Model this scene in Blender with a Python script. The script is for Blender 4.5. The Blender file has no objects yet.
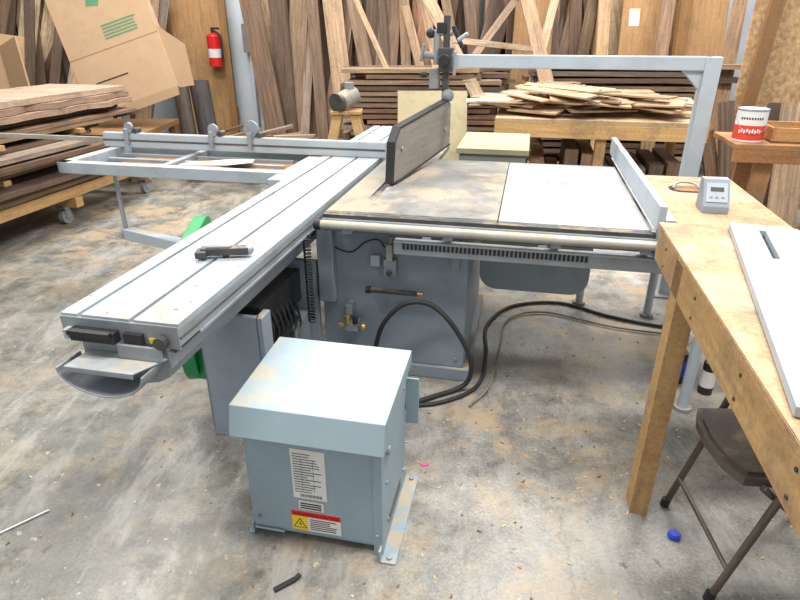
import bpy, bmesh, math, random
from mathutils import Vector, Matrix, noise
R = random.Random(7)
scene = bpy.context.scene
V = Vector

# ------------------------------------------------------------------ materials
def new_mat(name):
    m = bpy.data.materials.new(name); m.use_nodes = True
    nt = m.node_tree
    return m, nt, nt.nodes, nt.links, nt.nodes['Principled BSDF']

def ramp(nd, stops):
    r = nd.new('ShaderNodeValToRGB'); e = r.color_ramp.elements
    while len(e) < len(stops): e.new(0.5)
    for i, (p, c) in enumerate(stops):
        e[i].position = p
        e[i].color = (c, c, c, 1) if isinstance(c, (int, float)) else (*c, 1)
    return r

def noise_n(nd, lk, vec, scale, detail=4, rough=.55, dist=0):
    n = nd.new('ShaderNodeTexNoise'); n.inputs['Scale'].default_value = scale
    n.inputs['Detail'].default_value = detail; n.inputs['Roughness'].default_value = rough
    n.inputs['Distortion'].default_value = dist
    if vec is not None: lk.new(vec, n.inputs['Vector'])
    return n

def mix(nd, lk, fac, a, b, mode='MIX'):
    m = nd.new('ShaderNodeMix'); m.data_type = 'RGBA'; m.blend_type = mode
    if isinstance(fac, (int, float)): m.inputs[0].default_value = fac
    else: lk.new(fac, m.inputs[0])
    for i, x in ((6, a), (7, b)):
        if isinstance(x, tuple): m.inputs[i].default_value = (*x, 1)
        else: lk.new(x, m.inputs[i])
    return m.outputs[2]

def math_n(nd, lk, op, a, b=None):
    m = nd.new('ShaderNodeMath'); m.operation = op
    for i, x in enumerate((a, b)):
        if x is None: continue
        if isinstance(x, (int, float)): m.inputs[i].default_value = x
        else: lk.new(x, m.inputs[i])
    return m.outputs[0]

DUST = (.50, .37, .21)
def M(name, c1, c2=None, scale=4, rough=.5, metal=0, bump=0, wood=False, dust=0, dscale=5, spec=.4, ustretch=1.0, grime=.0, dcol=None, dmax=.85):
    m, nt, nd, lk, bs = new_mat(name)
    c2 = c2 or tuple(x*.85 for x in c1)
    tc = nd.new('ShaderNodeTexCoord')
    if wood:
        mp = nd.new('ShaderNodeMapping'); mp.inputs['Scale'].default_value = (1.3*ustretch, 20, 1)
        lk.new(tc.outputs['UV'], mp.inputs['Vector'])
        n = noise_n(nd, lk, mp.outputs[0], 1.6, 6, .62, .6)
        r = ramp(nd, [(.3, c2), (.7, c1)])
    else:
        n = noise_n(nd, lk, tc.outputs['Object'], scale, 6, .6)
        r = ramp(nd, [(.3, c2), (.68, c1)])
    lk.new(n.outputs['Fac'], r.inputs[0])
    at = nd.new('ShaderNodeAttribute'); at.attribute_name = 'Col'
    col = mix(nd, lk, 1.0, r.outputs[0], at.outputs['Color'], 'MULTIPLY')
    if grime:
        gn = noise_n(nd, lk, tc.outputs['Object'], 5 if wood else 3.2, 10, .72, .1)
        gr = ramp(nd, [(.50, 0), (.62, min(1, grime*1.3))]); lk.new(gn.outputs['Fac'], gr.inputs[0])
        col = mix(nd, lk, gr.outputs[0], col, (.12, .10, .075))
        if wood:
            gn2 = noise_n(nd, lk, tc.outputs['Object'], 60, 4, .7)
            gr2 = ramp(nd, [(.38, 1-grime*.6), (.58, 1.06)]); lk.new(gn2.outputs['Fac'], gr2.inputs[0])
            col = mix(nd, lk, 1.0, col, gr2.outputs[0], 'MULTIPLY')
    rgh = None
    if dust:
        dn = noise_n(nd, lk, tc.outputs['Object'], dscale, 11, .70, .25)
        lo = .535-.10*dust
        dr = ramp(nd, [(lo-.03, 0), (lo+.02, .45), (lo+.07, 1)])
        lk.new(dn.outputs['Fac'], dr.inputs[0])
        dn2 = noise_n(nd, lk, tc.outputs['Object'], 70, 4, .75)
        dr2 = ramp(nd, [(.40, .45), (.56, 1)]); lk.new(dn2.outputs['Fac'], dr2.inputs[0])
        g = nd.new('ShaderNodeNewGeometry'); sx = nd.new('ShaderNodeSeparateXYZ')
        lk.new(g.outputs['Normal'], sx.inputs[0])
        up = math_n(nd, lk, 'GREATER_THAN', sx.outputs[2], .6)
        f = math_n(nd, lk, 'MULTIPLY', dr.outputs[0], up)
        f = math_n(nd, lk, 'MULTIPLY', f, dr2.outputs[0])
        f = math_n(nd, lk, 'MULTIPLY', f, dmax)
        col = mix(nd, lk, f, col, dcol or DUST)
        rgh = math_n(nd, lk, 'ADD', rough, math_n(nd, lk, 'MULTIPLY', f, .4))
        if metal:
            lk.new(math_n(nd, lk, 'SUBTRACT', metal, math_n(nd, lk, 'MULTIPLY', f, metal)), bs.inputs['Metallic'])
    lk.new(col, bs.inputs['Base Color'])
    bs.inputs['Roughness'].default_value = rough
    if rgh is not None: lk.new(rgh, bs.inputs['Roughness'])
    if metal and not dust: bs.inputs['Metallic'].default_value = metal
    bs.inputs['Specular IOR Level'].default_value = spec
    if bump:
        b = nd.new('ShaderNodeBump'); b.inputs['Strength'].default_value = bump
        b.inputs['Distance'].default_value = .01
        lk.new(n.outputs['Fac'], b.inputs['Height']); lk.new(b.outputs[0], bs.inputs['Normal'])
    return m

m_blue   = M('steel_blue_grey_paint', (.285,.38,.44), (.26,.35,.41), 3, .55, dust=.4, dscale=9, grime=.08)
m_cab    = M('saw_grey_paint', (.27,.32,.375), (.24,.285,.335), 3, .55, dust=.5, grime=.16)
m_arm    = M('light_grey_paint', (.42,.47,.51), (.38,.43,.47), 3, .55, dust=.35, grime=.10, dmax=.6)
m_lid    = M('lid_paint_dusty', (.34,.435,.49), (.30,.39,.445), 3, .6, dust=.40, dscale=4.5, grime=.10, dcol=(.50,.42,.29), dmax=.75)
m_alu    = M('anodised_aluminium', (.40,.455,.49), (.33,.38,.41), 4, .55, metal=.08, dust=.35, dscale=3.0, grime=.20, dcol=(.50,.39,.25), dmax=.75)
m_alu2   = M('aluminium_side', (.34,.37,.40), (.28,.305,.33), 5, .45, metal=.3, grime=.2)
m_cast   = M('dusty_cast_iron', (.29,.29,.28), (.21,.21,.205), 4, .36, metal=.25, dust=.5, dscale=2.6, grime=.3, dcol=(.40,.31,.20), dmax=.8)
m_white  = M('grey_steel_panel', (.39,.425,.44), (.335,.365,.38), 4, .38, dust=.2, dscale=3.5, grime=.16, dcol=(.47,.41,.31), dmax=.65)
m_cream  = M('painted_tube', (.42,.41,.36), (.32,.31,.26), 6, .4, metal=.15, dust=.4, grime=.25)
m_blk    = M('black_plastic', (.025,.025,.027), (.015,.015,.015), 8, .5)
m_rub    = M('black_rubber', (.035,.035,.04), (.02,.02,.02), 8, .6)
m_dark   = M('dark_steel', (.09,.09,.09), (.05,.05,.05), 8, .5, metal=.4, dust=.3, dmax=.5)
m_green  = M('green_paint', (.02,.32,.10), (.015,.25,.08), 4, .4, grime=.1)
m_slot   = M('slot_shadow_steel', (.10,.095,.09), (.06,.055,.05), 8, .6)
m_guard  = M('guard_board', (.27,.245,.21), (.18,.16,.14), 5, .6, wood=True, grime=.2)
m_ply    = M('bench_plywood', (.47,.33,.185), (.37,.25,.13), 5, .65, wood=True, bump=.1, dust=.4, dscale=4, grime=.36, ustretch=.5, dcol=(.53,.43,.30), dmax=.75)
m_pine   = M('pine_lumber', (.50,.315,.135), (.37,.215,.085), 5, .6, wood=True, bump=.2, grime=.28)
m_lum    = M('rough_lumber', (.95,.93,.91), (.36,.34,.32), 5, .75, wood=True, bump=.3, grime=.25)
m_osb    = M('osb_board', (.56,.37,.19), (.26,.15,.07), 24, .8, bump=.3)
m_plyw   = M('plywood_sheet', (.44,.26,.12), (.30,.165,.07), 3, .7, wood=True, grime=.2)
m_card   = M('cardboard', (.46,.31,.185), (.40,.265,.155), 3, .8, grime=.08)
m_cgr    = M('green_ink', (.10,.24,.13), None, 3, .8)
m_red    = M('red_paint', (.70,.02,.02), (.6,.015,.015), 3, .35)
m_orange = M('orange_red_label', (.72,.06,.03), (.6,.05,.02), 3, .4, grime=.1)
m_paper  = M('white_paper', (.76,.76,.74), (.66,.66,.64), 8, .6)
m_ink    = M('black_ink', (.02,.02,.02), None, 3, .6)
m_yel    = M('yellow_label', (.85,.62,.03), None, 3, .5)
m_brass  = M('brass_fitting', (.55,.42,.18), None, 8, .35, metal=.8)
m_seat   = M('brown_vinyl', (.085,.07,.055), (.06,.05,.04), 6, .4, dust=.1, dmax=.3)
m_cfr    = M('chair_frame_steel', (.16,.13,.10), (.10,.08,.07), 6, .4, metal=.4)
m_blu    = M('blue_plastic', (.03,.06,.55), None, 3, .4)
m_pink   = M('pink_plastic', (.85,.12,.35), None, 3, .4)
m_wallw  = M('painted_white_wall', (.66,.71,.75), (.58,.63,.68), 1.2, .7)
m_grn2   = M('pale_laminate', (.43,.39,.26), (.35,.31,.20), 3, .6, dust=.5, grime=.2)
m_tub    = M('grey_pvc', (.24,.25,.26), None, 6, .5, grime=.3, dust=.4)
m_chip   = M('sawdust_chip', (.66,.48,.27), (.5,.34,.17), 20, .9)

# floor ---------------------------------------------------------------------
def floor_mat():
    m, nt, nd, lk, bs = new_mat('stained_concrete')
    tc = nd.new('ShaderNodeTexCoord'); O = tc.outputs['Object']
    n1 = noise_n(nd, lk, O, .8, 8, .62, 0)
    r1 = ramp(nd, [(.36, (.19,.183,.163)), (.5, (.285,.273,.245)), (.64, (.365,.35,.32))])
    lk.new(n1.outputs['Fac'], r1.inputs[0])
    n2 = noise_n(nd, lk, O, 7, 12, .76, 0)
    r2 = ramp(nd, [(.36, .55), (.5, .98), (.64, 1.3)]); lk.new(n2.outputs['Fac'], r2.inputs[0])
    col = mix(nd, lk, 1.0, r1.outputs[0], r2.outputs[0], 'MULTIPLY')
    n2b = noise_n(nd, lk, O, 90, 5, .75, 0)
    r2b = ramp(nd, [(.38, .72), (.62, 1.18)]); lk.new(n2b.outputs['Fac'], r2b.inputs[0])
    col = mix(nd, lk, 1.0, col, r2b.outputs[0], 'MULTIPLY')
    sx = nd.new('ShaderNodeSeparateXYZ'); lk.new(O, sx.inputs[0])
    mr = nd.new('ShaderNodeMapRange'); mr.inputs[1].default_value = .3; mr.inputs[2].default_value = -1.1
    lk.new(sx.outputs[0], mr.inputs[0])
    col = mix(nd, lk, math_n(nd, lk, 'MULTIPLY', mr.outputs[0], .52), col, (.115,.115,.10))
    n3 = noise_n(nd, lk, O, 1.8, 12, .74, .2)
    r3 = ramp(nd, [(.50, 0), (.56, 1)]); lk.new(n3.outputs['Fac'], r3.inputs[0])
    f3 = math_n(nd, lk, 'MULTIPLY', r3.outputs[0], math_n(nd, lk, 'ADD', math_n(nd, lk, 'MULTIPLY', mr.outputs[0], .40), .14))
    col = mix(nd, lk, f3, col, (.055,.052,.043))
    mp = nd.new('ShaderNodeMapping'); mp.inputs['Scale'].default_value = (3.2, .9, 1); mp.inputs['Rotation'].default_value = (0, 0, .7)
    lk.new(O, mp.inputs[0]); n6 = noise_n(nd, lk, mp.outputs[0], 1.4, 12, .76, .3)
    r6 = ramp(nd, [(.51, 0), (.60, .48)]); lk.new(n6.outputs['Fac'], r6.inputs[0])
    col = mix(nd, lk, r6.outputs[0], col, (.385,.372,.34))
    n4 = noise_n(nd, lk, O, 2.6, 12, .76, .3)
    r4 = ramp(nd, [(.49, 0), (.57, 1)]); lk.new(n4.outputs['Fac'], r4.inputs[0])
    def blob(x, y, r):
        vm = nd.new('ShaderNodeVectorMath'); vm.operation = 'DISTANCE'; lk.new(O, vm.inputs[0])
        vm.inputs[1].default_value = (x, y, 0)
        a = nd.new('ShaderNodeMapRange'); a.inputs[1].default_value = r; a.inputs[2].default_value = r*.2
        lk.new(vm.outputs['Value'], a.inputs[0]); return a.outputs[0]
    b = math_n(nd, lk, 'MAXIMUM', blob(.55, 2.1, .75), blob(1.4, 3.7, 2.0))
    b = math_n(nd, lk, 'MAXIMUM', b, math_n(nd, lk, 'MULTIPLY', blob(-2.4, 5.2, 2.0), .8))
    b = math_n(nd, lk, 'MAXIMUM', b, math_n(nd, lk, 'MULTIPLY', blob(.1, 1.3, .9), .55))
    b = math_n(nd, lk, 'MAXIMUM', b, math_n(nd, lk, 'MULTIPLY', blob(-1.4, 2.2, 1.2), .35))
    f4 = math_n(nd, lk, 'MULTIPLY', r4.outputs[0], math_n(nd, lk, 'ADD', math_n(nd, lk, 'MULTIPLY', b, .68), .07))
    col = mix(nd, lk, f4, col, (.47,.345,.205))
    n5 = noise_n(nd, lk, O, 30, 3, .6)
    r5 = ramp(nd, [(.66, 0), (.69, .65)]); lk.new(n5.outputs['Fac'], r5.inputs[0])
    col = mix(nd, lk, r5.outputs[0], col, (.50,.43,.33))
    n8 = noise_n(nd, lk, O, 17, 3, .6)
    r8 = ramp(nd, [(.29, .6), (.32, 0)]); lk.new(n8.outputs['Fac'], r8.inputs[0])
    col = mix(nd, lk, r8.outputs[0], col, (.06,.055,.05))
    nv = noise_n(nd, lk, O, 1.8, 8, .7)
    vm = mix(nd, lk, .3, O, nv.outputs['Color'])
    vo = nd.new('ShaderNodeTexVoronoi'); vo.feature = 'DISTANCE_TO_EDGE'; vo.inputs['Scale'].default_value = .45
    lk.new(vm, vo.inputs['Vector'])
    r7 = ramp(nd, [(.0, .3), (.0022, 0)]); lk.new(vo.outputs['Distance'], r7.inputs[0])
    col = mix(nd, lk, r7.outputs[0], col, (.08,.07,.06))
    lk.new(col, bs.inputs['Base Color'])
    rr = ramp(nd, [(.38, .30), (.62, .58)]); lk.new(n2.outputs['Fac'], rr.inputs[0]); lk.new(rr.outputs[0], bs.inputs['Roughness'])
    bp = nd.new('ShaderNodeBump'); bp.inputs['Strength'].default_value = .12; bp.inputs['Distance'].default_value = .008
    lk.new(n2.outputs['Fac'], bp.inputs['Height']); lk.new(bp.outputs[0], bs.inputs['Normal'])
    return m
m_floor = floor_mat()

# ------------------------------------------------------------------ builder
class B:
    def __init__(s, name, bevel=.002):
        s.name = name; s.bm = bmesh.new(); s.mats = []; s.bev = bevel
        s.uv = s.bm.loops.layers.uv.new('UVMap')
        s.cl = s.bm.loops.layers.float_color.new('Col')
    def mi(s, m):
        if m not in s.mats: s.mats.append(m)
        return s.mats.index(m)
    def _face(s, vs, mat, tint=(1,1,1), uvs=None, smooth=False):
        try: f = s.bm.faces.new(vs)
        except ValueError: return None
        f.material_index = s.mi(mat); f.smooth = smooth
        for i, l in enumerate(f.loops):
            l[s.cl] = (*tint, 1)
            l[s.uv].uv = uvs[i] if uvs else (l.vert.co.x, l.vert.co.y)
        return f
    def obox(s, c, ax, ay, az, mat, tint=(1,1,1)):
        c = V(c); A = [V(ax), V(ay), V(az)]; h = [a.length for a in A]
        if A[0].cross(A[1]).dot(A[2]) < 0: A[2] = -A[2]
        vs = {}
        for i in (-1,1):
            for j in (-1,1):
                for k in (-1,1):
                    vs[(i,j,k)] = s.bm.verts.new(c + A[0]*i + A[1]*j + A[2]*k)
        ou, ov = R.random()*20, R.random()*20
        for ax_ in range(3):
            o = [a for a in range(3) if a != ax_]
            lo, sh = (o[0], o[1]) if h[o[0]] >= h[o[1]] else (o[1], o[0])
            for sg in (-1, 1):
                q = [(-1,-1),(1,-1),(1,1),(-1,1)]
                if sg < 0: q = q[::-1]
                if ax_ == 1: q = q[::-1]
                keys = []
                for a, b_ in q:
                    k = [0,0,0]; k[ax_] = sg; k[o[0]] = a; k[o[1]] = b_
                    keys.append(tuple(k))
                s._face([vs[k] for k in keys], mat, tint, [(k[lo]*h[lo]+ou, k[sh]*h[sh]+ov+sg*.1+ax_*.3) for k in keys])
    def box(s, x0, x1, y0, y1, z0, z1, mat, tint=(1,1,1), rz=0):
        c = V(((x0+x1)/2, (y0+y1)/2, (z0+z1)/2)); r = Matrix.Rotation(rz, 3, 'Z')
        s.obox(c, r@V(((x1-x0)/2,0,0)), r@V((0,(y1-y0)/2,0)), V((0,0,(z1-z0)/2)), mat, tint)
    def board(s, p0, p1, w, t, n, mat, tint=(1,1,1)):
        p0, p1, n = V(p0), V(p1), V(n); d = (p1-p0); dn = d.normalized()
        side = n.cross(dn).normalized(); nn = dn.cross(side).normalized()
        s.obox((p0+p1)/2, d/2, side*w/2, nn*t/2, mat, tint)
    def prism(s, poly, origin, u, v, ext, mat, tint=(1,1,1)):
        o, u, v, e = V(origin), V(u), V(v), V(ext)
        area = sum(poly[i][0]*poly[(i+1)%len(poly)][1]-poly[(i+1)%len(poly)][0]*poly[i][1] for i in range(len(poly)))
        if area < 0: poly = poly[::-1]
        if u.cross(v).dot(e) < 0: poly = poly[::-1]
        a = [s.bm.verts.new(o+u*p[0]+v*p[1]) for p in poly]
        b = [s.bm.verts.new(o+u*p[0]+v*p[1]+e) for p in poly]
        n = len(poly)
        s._face(a[::-1], mat, tint, [tuple(p) for p in poly[::-1]]); s._face(b, mat, tint, [tuple(p) for p in poly])
        acc = 0; el = e.length
        for i in range(n):
            j = (i+1) % n; L = (a[j].co-a[i].co).length
            s._face([a[i], a[j], b[j], b[i]], mat, tint, [(0,acc),(0,acc+L),(el,acc+L),(el,acc)] if el > L else [(acc,0),(acc+L,0),(acc+L,el),(acc,el)])
            acc += L
    def cyl(s, p0, p1, r, mat, r2=None, n=20, tint=(1,1,1), caps=True):
        p0, p1 = V(p0), V(p1); d = (p1-p0); L = d.length; d.normalize(); r2 = r if r2 is None else r2
        q = V((0,0,1)) if abs(d.z) < .9 else V((1,0,0))
        u = d.cross(q).normalized(); w = d.cross(u)
        a, b = [], []
        for i in range(n):
            t = 2*math.pi*i/n; e = u*math.cos(t)+w*math.sin(t)
            a.append(s.bm.verts.new(p0+e*r)); b.append(s.bm.verts.new(p1+e*r2))
        for i in range(n):
            j = (i+1) % n
            s._face([a[j], a[i], b[i], b[j]], mat, tint, [(0,j/n),(0,i/n),(L,i/n),(L,j/n)], smooth=True)
        if caps:
            for f in (s._face(a, mat, tint), s._face(b[::-1], mat, tint)):
                if f:
                    for e in f.edges: e.smooth = False
    def tube(s, pts, r, mat, n=10, sub=8, tint=(1,1,1), smooth=True):
        P = [V(p) for p in pts]; path = []
        if smooth and len(P) > 2:
            Q = [P[0]*2-P[1]]+P+[P[-1]*2-P[-2]]
            for i in range(1, len(Q)-2):
                for k in range(sub):
                    t = k/sub; a, b, c, d = Q[i-1], Q[i], Q[i+1], Q[i+2]
                    path.append(.5*((2*b)+(c-a)*t+(2*a-5*b+4*c-d)*t*t+(3*b-3*c+d-a)*t**3))
            path.append(P[-1])
        else: path = P
        ref = None; prev = None
        for i, p in enumerate(path):
            tg = (path[min(i+1, len(path)-1)]-path[max(i-1, 0)]).normalized()
            if ref is None: ref = tg.orthogonal().normalized()
            ref = (ref-tg*ref.dot(tg)).normalized(); w = tg.cross(ref)
            ring = [s.bm.verts.new(p+(ref*math.cos(2*math.pi*k/n)+w*math.sin(2*math.pi*k/n))*r) for k in range(n)]
            if prev:
                for k in range(n):
                    j = (k+1) % n
                    s._face([prev[k], prev[j], ring[j], ring[k]], mat, tint, smooth=True)
            else: first = ring
            prev = ring
        s._face(first[::-1], mat, tint); s._face(prev, mat, tint)
    def ball(s, c, r, mat, sz=(1,1,1), tint=(1,1,1)):
        g = bmesh.ops.create_uvsphere(s.bm, u_segments=16, v_segments=10, radius=r)
        for v in g['verts']: v.co = V((v.co.x*sz[0], v.co.y*sz[1], v.co.z*sz[2]))+V(c)
        for f in {f for v in g['verts'] for f in v.link_faces}:
            f.material_index = s.mi(mat); f.smooth = True
            for l in f.loops: l[s.cl] = (*tint, 1)
    def done(s, parent=None, frame=None):
        c = V((0,0,0))
        if parent is None:
            xs = [v.co for v in s.bm.verts]
            mn = [min(p[i] for p in xs) for i in range(3)]; mx = [max(p[i] for p in xs) for i in range(3)]
            c = V(((mn[0]+mx[0])/2, (mn[1]+mx[1])/2, mn[2]))
            for v in s.bm.verts: v.co -= c
        me = bpy.data.meshes.new(s.name); s.bm.to_mesh(me); s.bm.free()
        for m in s.mats: me.materials.append(m)
        o = bpy.data.objects.new(s.name, me); scene.collection.objects.link(o)
        if parent: o.parent = parent
        else:
            F = frame or Matrix.Identity(4); o.matrix_world = F @ Matrix.Translation(c)
        if s.bev:
            b = o.modifiers.new('bevel', 'BEVEL'); b.width = s.bev; b.segments = 2; b.limit_method = 'ANGLE'; b.angle_limit = .9
            b.harden_normals = False
        return o

YAW = -math.radians(12)
SAW = Matrix.Translation((-.996, 1.525, 0)) @ Matrix.Rotation(YAW, 4, 'Z')
def empty(name, frame=SAW):
    e = bpy.data.objects.new(name, None); e.empty_display_size = .1
    scene.collection.objects.link(e); e.matrix_world = frame; return e

def text(body, size, loc, mat, parent, rot=(math.pi/2,0,0), name='label_text', align='LEFT'):
    cu = bpy.data.curves.new(name, 'FONT'); cu.body = body; cu.size = size; cu.align_x = align; cu.extrude = .0003
    cu.materials.append(mat); o = bpy.data.objects.new(name, cu); scene.collection.objects.link(o)
    o.parent = parent; o.location = loc; o.rotation_euler = rot
    return o

# ------------------------------------------------------------------ room
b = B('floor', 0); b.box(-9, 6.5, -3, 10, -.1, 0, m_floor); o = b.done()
o.data.transform(Matrix.Translation(o.location)); o.location = (0,0,0)
b = B('wall_back', 0); b.box(-9, 6.5, 9.8, 9.95, 0, 5, m_wallw)
for i in range(26): b.box(-9+i*.6, -8.95+i*.6, 9.78, 9.81, 0, 5, m_wallw)
b.done()
b = B('wall_right', 0); b.box(5.6, 5.75, -3, 9.8, 0, 5, m_wallw)
for i in range(20): b.box(5.57, 5.61, -3+i*.6, -2.95+i*.6, 0, 5, m_wallw)
b.done()
b = B('wall_left', 0); b.box(-9.15, -9, -3, 9.8, 0, 5, m_wallw); b.done()

# ------------------------------------------------------------------ SAW
saw = empty('sliding_table_saw')
b = B('cabinet', .006)
b.box(.36, 1.08, 1.235, 2.15, .07, .80, m_cab)
b.box(.33, 1.11, 1.22, 2.17, 0, .07, m_cab)
b.box(.36, .44, 1.18, 1.24, .40, .78, m_cab)
b.done(saw)
b = B('side_cabinet', .004)
b.box(.06, .33, .575, .60, .02, .60, m_cab)
b.box(.06, .075, .575, 1.24, .02, .60, m_cab)
b.box(.06, .345, 1.20, 1.235, .02, .60, m_cab)
b.box(.06, .34, .575, 1.24, 0, .03, m_cab)
b.box(.315, .345, .575, .66, .02, .60, m_cab)
b.box(.08, .30, .64, 1.19, .05, .10, m_dark)
b.cyl((.2,.72,.3), (.2,1.1,.3), .09, m_blk)
b.cyl((.2,.66,.3), (.2,.72,.3), .05, m_dark)
b.box(.1,.28,.70,1.15,.42,.58, m_blk)
b.box(.08,.1,.6,1.2,.1,.6, m_blk)
for k in range(7):
    b.tube([(.26,.75+.05*k,.55), (.3,.76+.05*k,.45-.02*k), (.25,.8+.03*k,.3), (.22,.8+.04*k,.12)], .006, m_rub)
b.tube([(.35,.6,.42),(.352,.63,.36),(.352,.68,.30)], .005, m_alu2)
b.box(.14,.30,1.0,1.19,.14,.34,m_alu2)
b.done(saw)
b = B('green_door', .004)
def rrect(w, h, r, n=6):
    P = []
    for cx, cy, a0 in ((w-r, h-r, 0), (r, h-r, 90), (r, r, 180), (w-r, r, 270)):
        for k in range(n+1):
            a = math.radians(a0+90*k/n); P.append((cx+r*math.cos(a), cy+r*math.sin(a)))
    return P
p0, p1 = V((-.035,.56,.19)), V((-.33,1.36,.19)); d = (p1-p0)
b.prism(rrect(d.length, .60, .20, 12), p0, d.normalized(), (0,0,1), d.normalized().cross(V((0,0,1)))*.06, m_green)
b.box(-.02,.065,.62,.68,.25,.6, m_green)
b.done(saw)
b = B('slide_beam', .003)
poly = [(.05,.79),(.33,.79),(.335,.72),(.32,.685),(.285,.665),(.24,.655),(.15,.655),(.10,.665),(.065,.685),(.048,.72)]
b.prism([(p[0], p[1]) for p in poly], (0,-.0,0), (1,0,0), (0,0,1), (0,3.5,0), m_alu2)
b.box(.336,.345,.02,3.4,.76,.775,m_slot)
shell = []
for k in range(17):
    a = math.pi+math.pi*k/16; shell.append((.17+.14*math.cos(a), .745+.085*math.sin(a)))
inner = [(.17+(x-.17)*.95, .745+(z-.745)*.93) for x, z in shell[::-1]]
b.prism(shell+inner, (0,-.10,0), (1,0,0), (0,0,1), (0,.10,0), m_alu2)
b.prism([(.06,-.10),(.28,-.10),(.33,0),(.07,0)], (0,0,.748), (1,0,0), (0,1,0), (0,0,.006), m_alu)
b.box(.06,.28,-.10,-.095,.735,.749,m_alu2)
b.box(.19,.33,-.03,-.02,.755,.80,m_alu2)
b.done(saw)
b = B('sliding_table', .002)
L0, L1 = 0, 3.72
for x0, x1 in ((0,.055),(.070,.225),(.240,.38)): b.box(x0, x1, L0, L1, .85, .87, m_alu)
b.box(.004,.376,L0+.002,L1,.800,.852, m_slot)
b.box(0,.006,L0,L1,.80,.85, m_alu2); b.box(.374,.38,L0,L1,.80,.85, m_alu2)
b.box(.37,.383,L0,L1,.822,.828, m_slot)
b.box(.378,.384,L0+.1,L1,.790,.80, m_alu2)
b.box(0,.38,L0-.006,L0,.79,.862, m_alu2)
b.box(.045,.19,-.035,.0,.80,.835, m_blk); b.box(.05,.185,-.05,-.03,.825,.84, m_blk)
b.box(.21,.27,-.020,-.0,.80,.832, m_blk); b.cyl((.33,-.01,.815),(.33,-.03,.815),.02,m_dark)
b.box(.02,.035,-.03,-.0,.80,.83, m_alu)
b.box(.285,.31,-.0085,-.006,.80,.82, m_yel)
b.done(saw)
b = B('cast_table', .003)
b.box(.425, .56, 1.15, 2.42, .83, .87, m_cast); b.box(.60, 1.20, 1.15, 2.42, .83, .87, m_cast)
b.box(.56,.60,1.15,1.45,.83,.87,m_cast); b.box(.56,.60,2.25,2.42,.83,.87,m_cast)
b.box(.56,.60,1.45,2.25,.83,.862,m_dark)
b.box(.425,1.85,1.12,1.15,.79,.868, m_dark); b.box(.425,1.2,1.155,1.175,.8698,.8712, m_dark)
b.box(.45,1.2,1.16,2.4,.79,.83, m_dark)
b.box(.425,1.85,1.112,1.122,.842,.850, m_alu)
b.done(saw)
b = B('extension_table', .003)
b.box(1.204, 1.83, 1.175, 2.42, .835, .869, m_white)
b.box(1.204, 1.83, 1.15, 1.175, .83, .866, m_dark)
b.box(1.22,1.82,1.2,2.4,.80,.84, m_cab)
for x in (1.35,1.55,1.75): b.cyl((x,1.115,.83),(x,1.10,.83),.01,m_alu2)
b.done(saw)
b = B('rear_table', .003)
b.box(.425,.75,2.43,3.0,.83,.865, m_cast)
b.done(saw)
b = B('rip_rail', .001)
b.cyl((.43,1.06,.838), (1.86,1.06,.838), .020, m_cream, n=24)
b.cyl((.405,1.06,.838), (.435,1.06,.838), .024, m_blk, n=24)
for x in (.55, 1.0, 1.45, 1.8): b.box(x-.02, x+.02, 1.06, 1.13, .80, .83, m_cab)
b.done(saw)
b = B('fence_scale_rail', .002)
b.box(.76,1.93,1.08,1.12,.715,.775, m_alu2)
b.box(.76,1.93,1.075,1.125,.77,.778, m_alu)
for k in range(44):
    b.box(.80+k*.018, .811+k*.018, 1.074, 1.082, .742, .768, m_blk)
b.box(1.86,1.95,1.07,1.14,.72,.79, m_alu2)
for x in (.9,1.4,1.85): b.box(x-.02,x+.02,1.12,1.16,.72,.84, m_cab)
b.done(saw)
b = B('storage_apron', .004)
P = rrect(.56, .42, .09)
b.prism(P, (1.11,1.60,.36), (1,0,0), (0,0,1), (0,.02,0), m_cab)
b.box(1.11,1.8,1.56,1.62,.72,.80,m_cab)
b.done(saw)
b = B('rip_fence', .003)
b.box(1.835,1.865,1.12,2.78,.885,.985, m_arm)
b.box(1.865,1.905,1.12,2.78,.885,.93, m_arm)
b.box(1.825,1.835,1.13,2.6,.885,.89, m_arm)
b.box(1.84,1.93,1.0,1.14,.80,.90, m_alu2)
b.box(1.87,1.91,1.03,1.10,.90,.93, m_blk)
b.done(saw)
b = B('side_extension', .003)
hx0,hx1,hy0,hy1 = 2.09,2.20,1.90,1.99
for a in ((1.93,hx0,1.16,2.25),(hx1,2.42,1.16,2.25),(hx0,hx1,1.16,hy0),(hx0,hx1,hy1,2.25)):
    b.box(*a, .845, .865, m_ply)
b.box(hx0,hx1,hy0,hy1,.83,.847,m_blk)
b.prism(rrect(.20,.14,.06), (2.045,1.875,.866),(1,0,0),(0,1,0),(0,0,.002),m_blk)
b.prism(rrect(.17,.11,.05), (2.06,1.89,.8685),(1,0,0),(0,1,0),(0,0,.0015),m_plyw,(.8,.8,.8))
b.tube([(2.06,1.93,.872),(2.09,1.96,.895),(2.16,1.965,.895),(2.2,1.93,.872)],.006,m_alu2)
b.box(1.93,2.42,1.165,1.185,.76,.845,m_cab); b.box(2.40,2.42,1.2,2.24,.76,.845,m_cab)
b.done(saw)
b = B('digital_readout', .004)
b.prism([(0,0),(.12,0),(.12,.03),(.05,.14),(0,.14)], (2.10,1.62,.866), (0,-1,0), (0,0,1), (.11,0,0), m_cab)
n = V((0,-.11,.07)).normalized(); u = V((0,-.07,-.11)).normalized()
c = V((2.155,1.535,.951))
b.obox(c+n*.002, (.045,0,0), u*.045, n*.003, m_arm)
b.obox(c+n*.006-u*.015, (.028,0,0), u*.010, n*.001, m_dark)
for i in (-1,0,1): b.obox(c+n*.006+u*.022+V((i*.025,0,0)), (.007,0,0), u*.005, n*.002, m_cab)
b.done(saw)
b = B('support_leg', .001)
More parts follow.
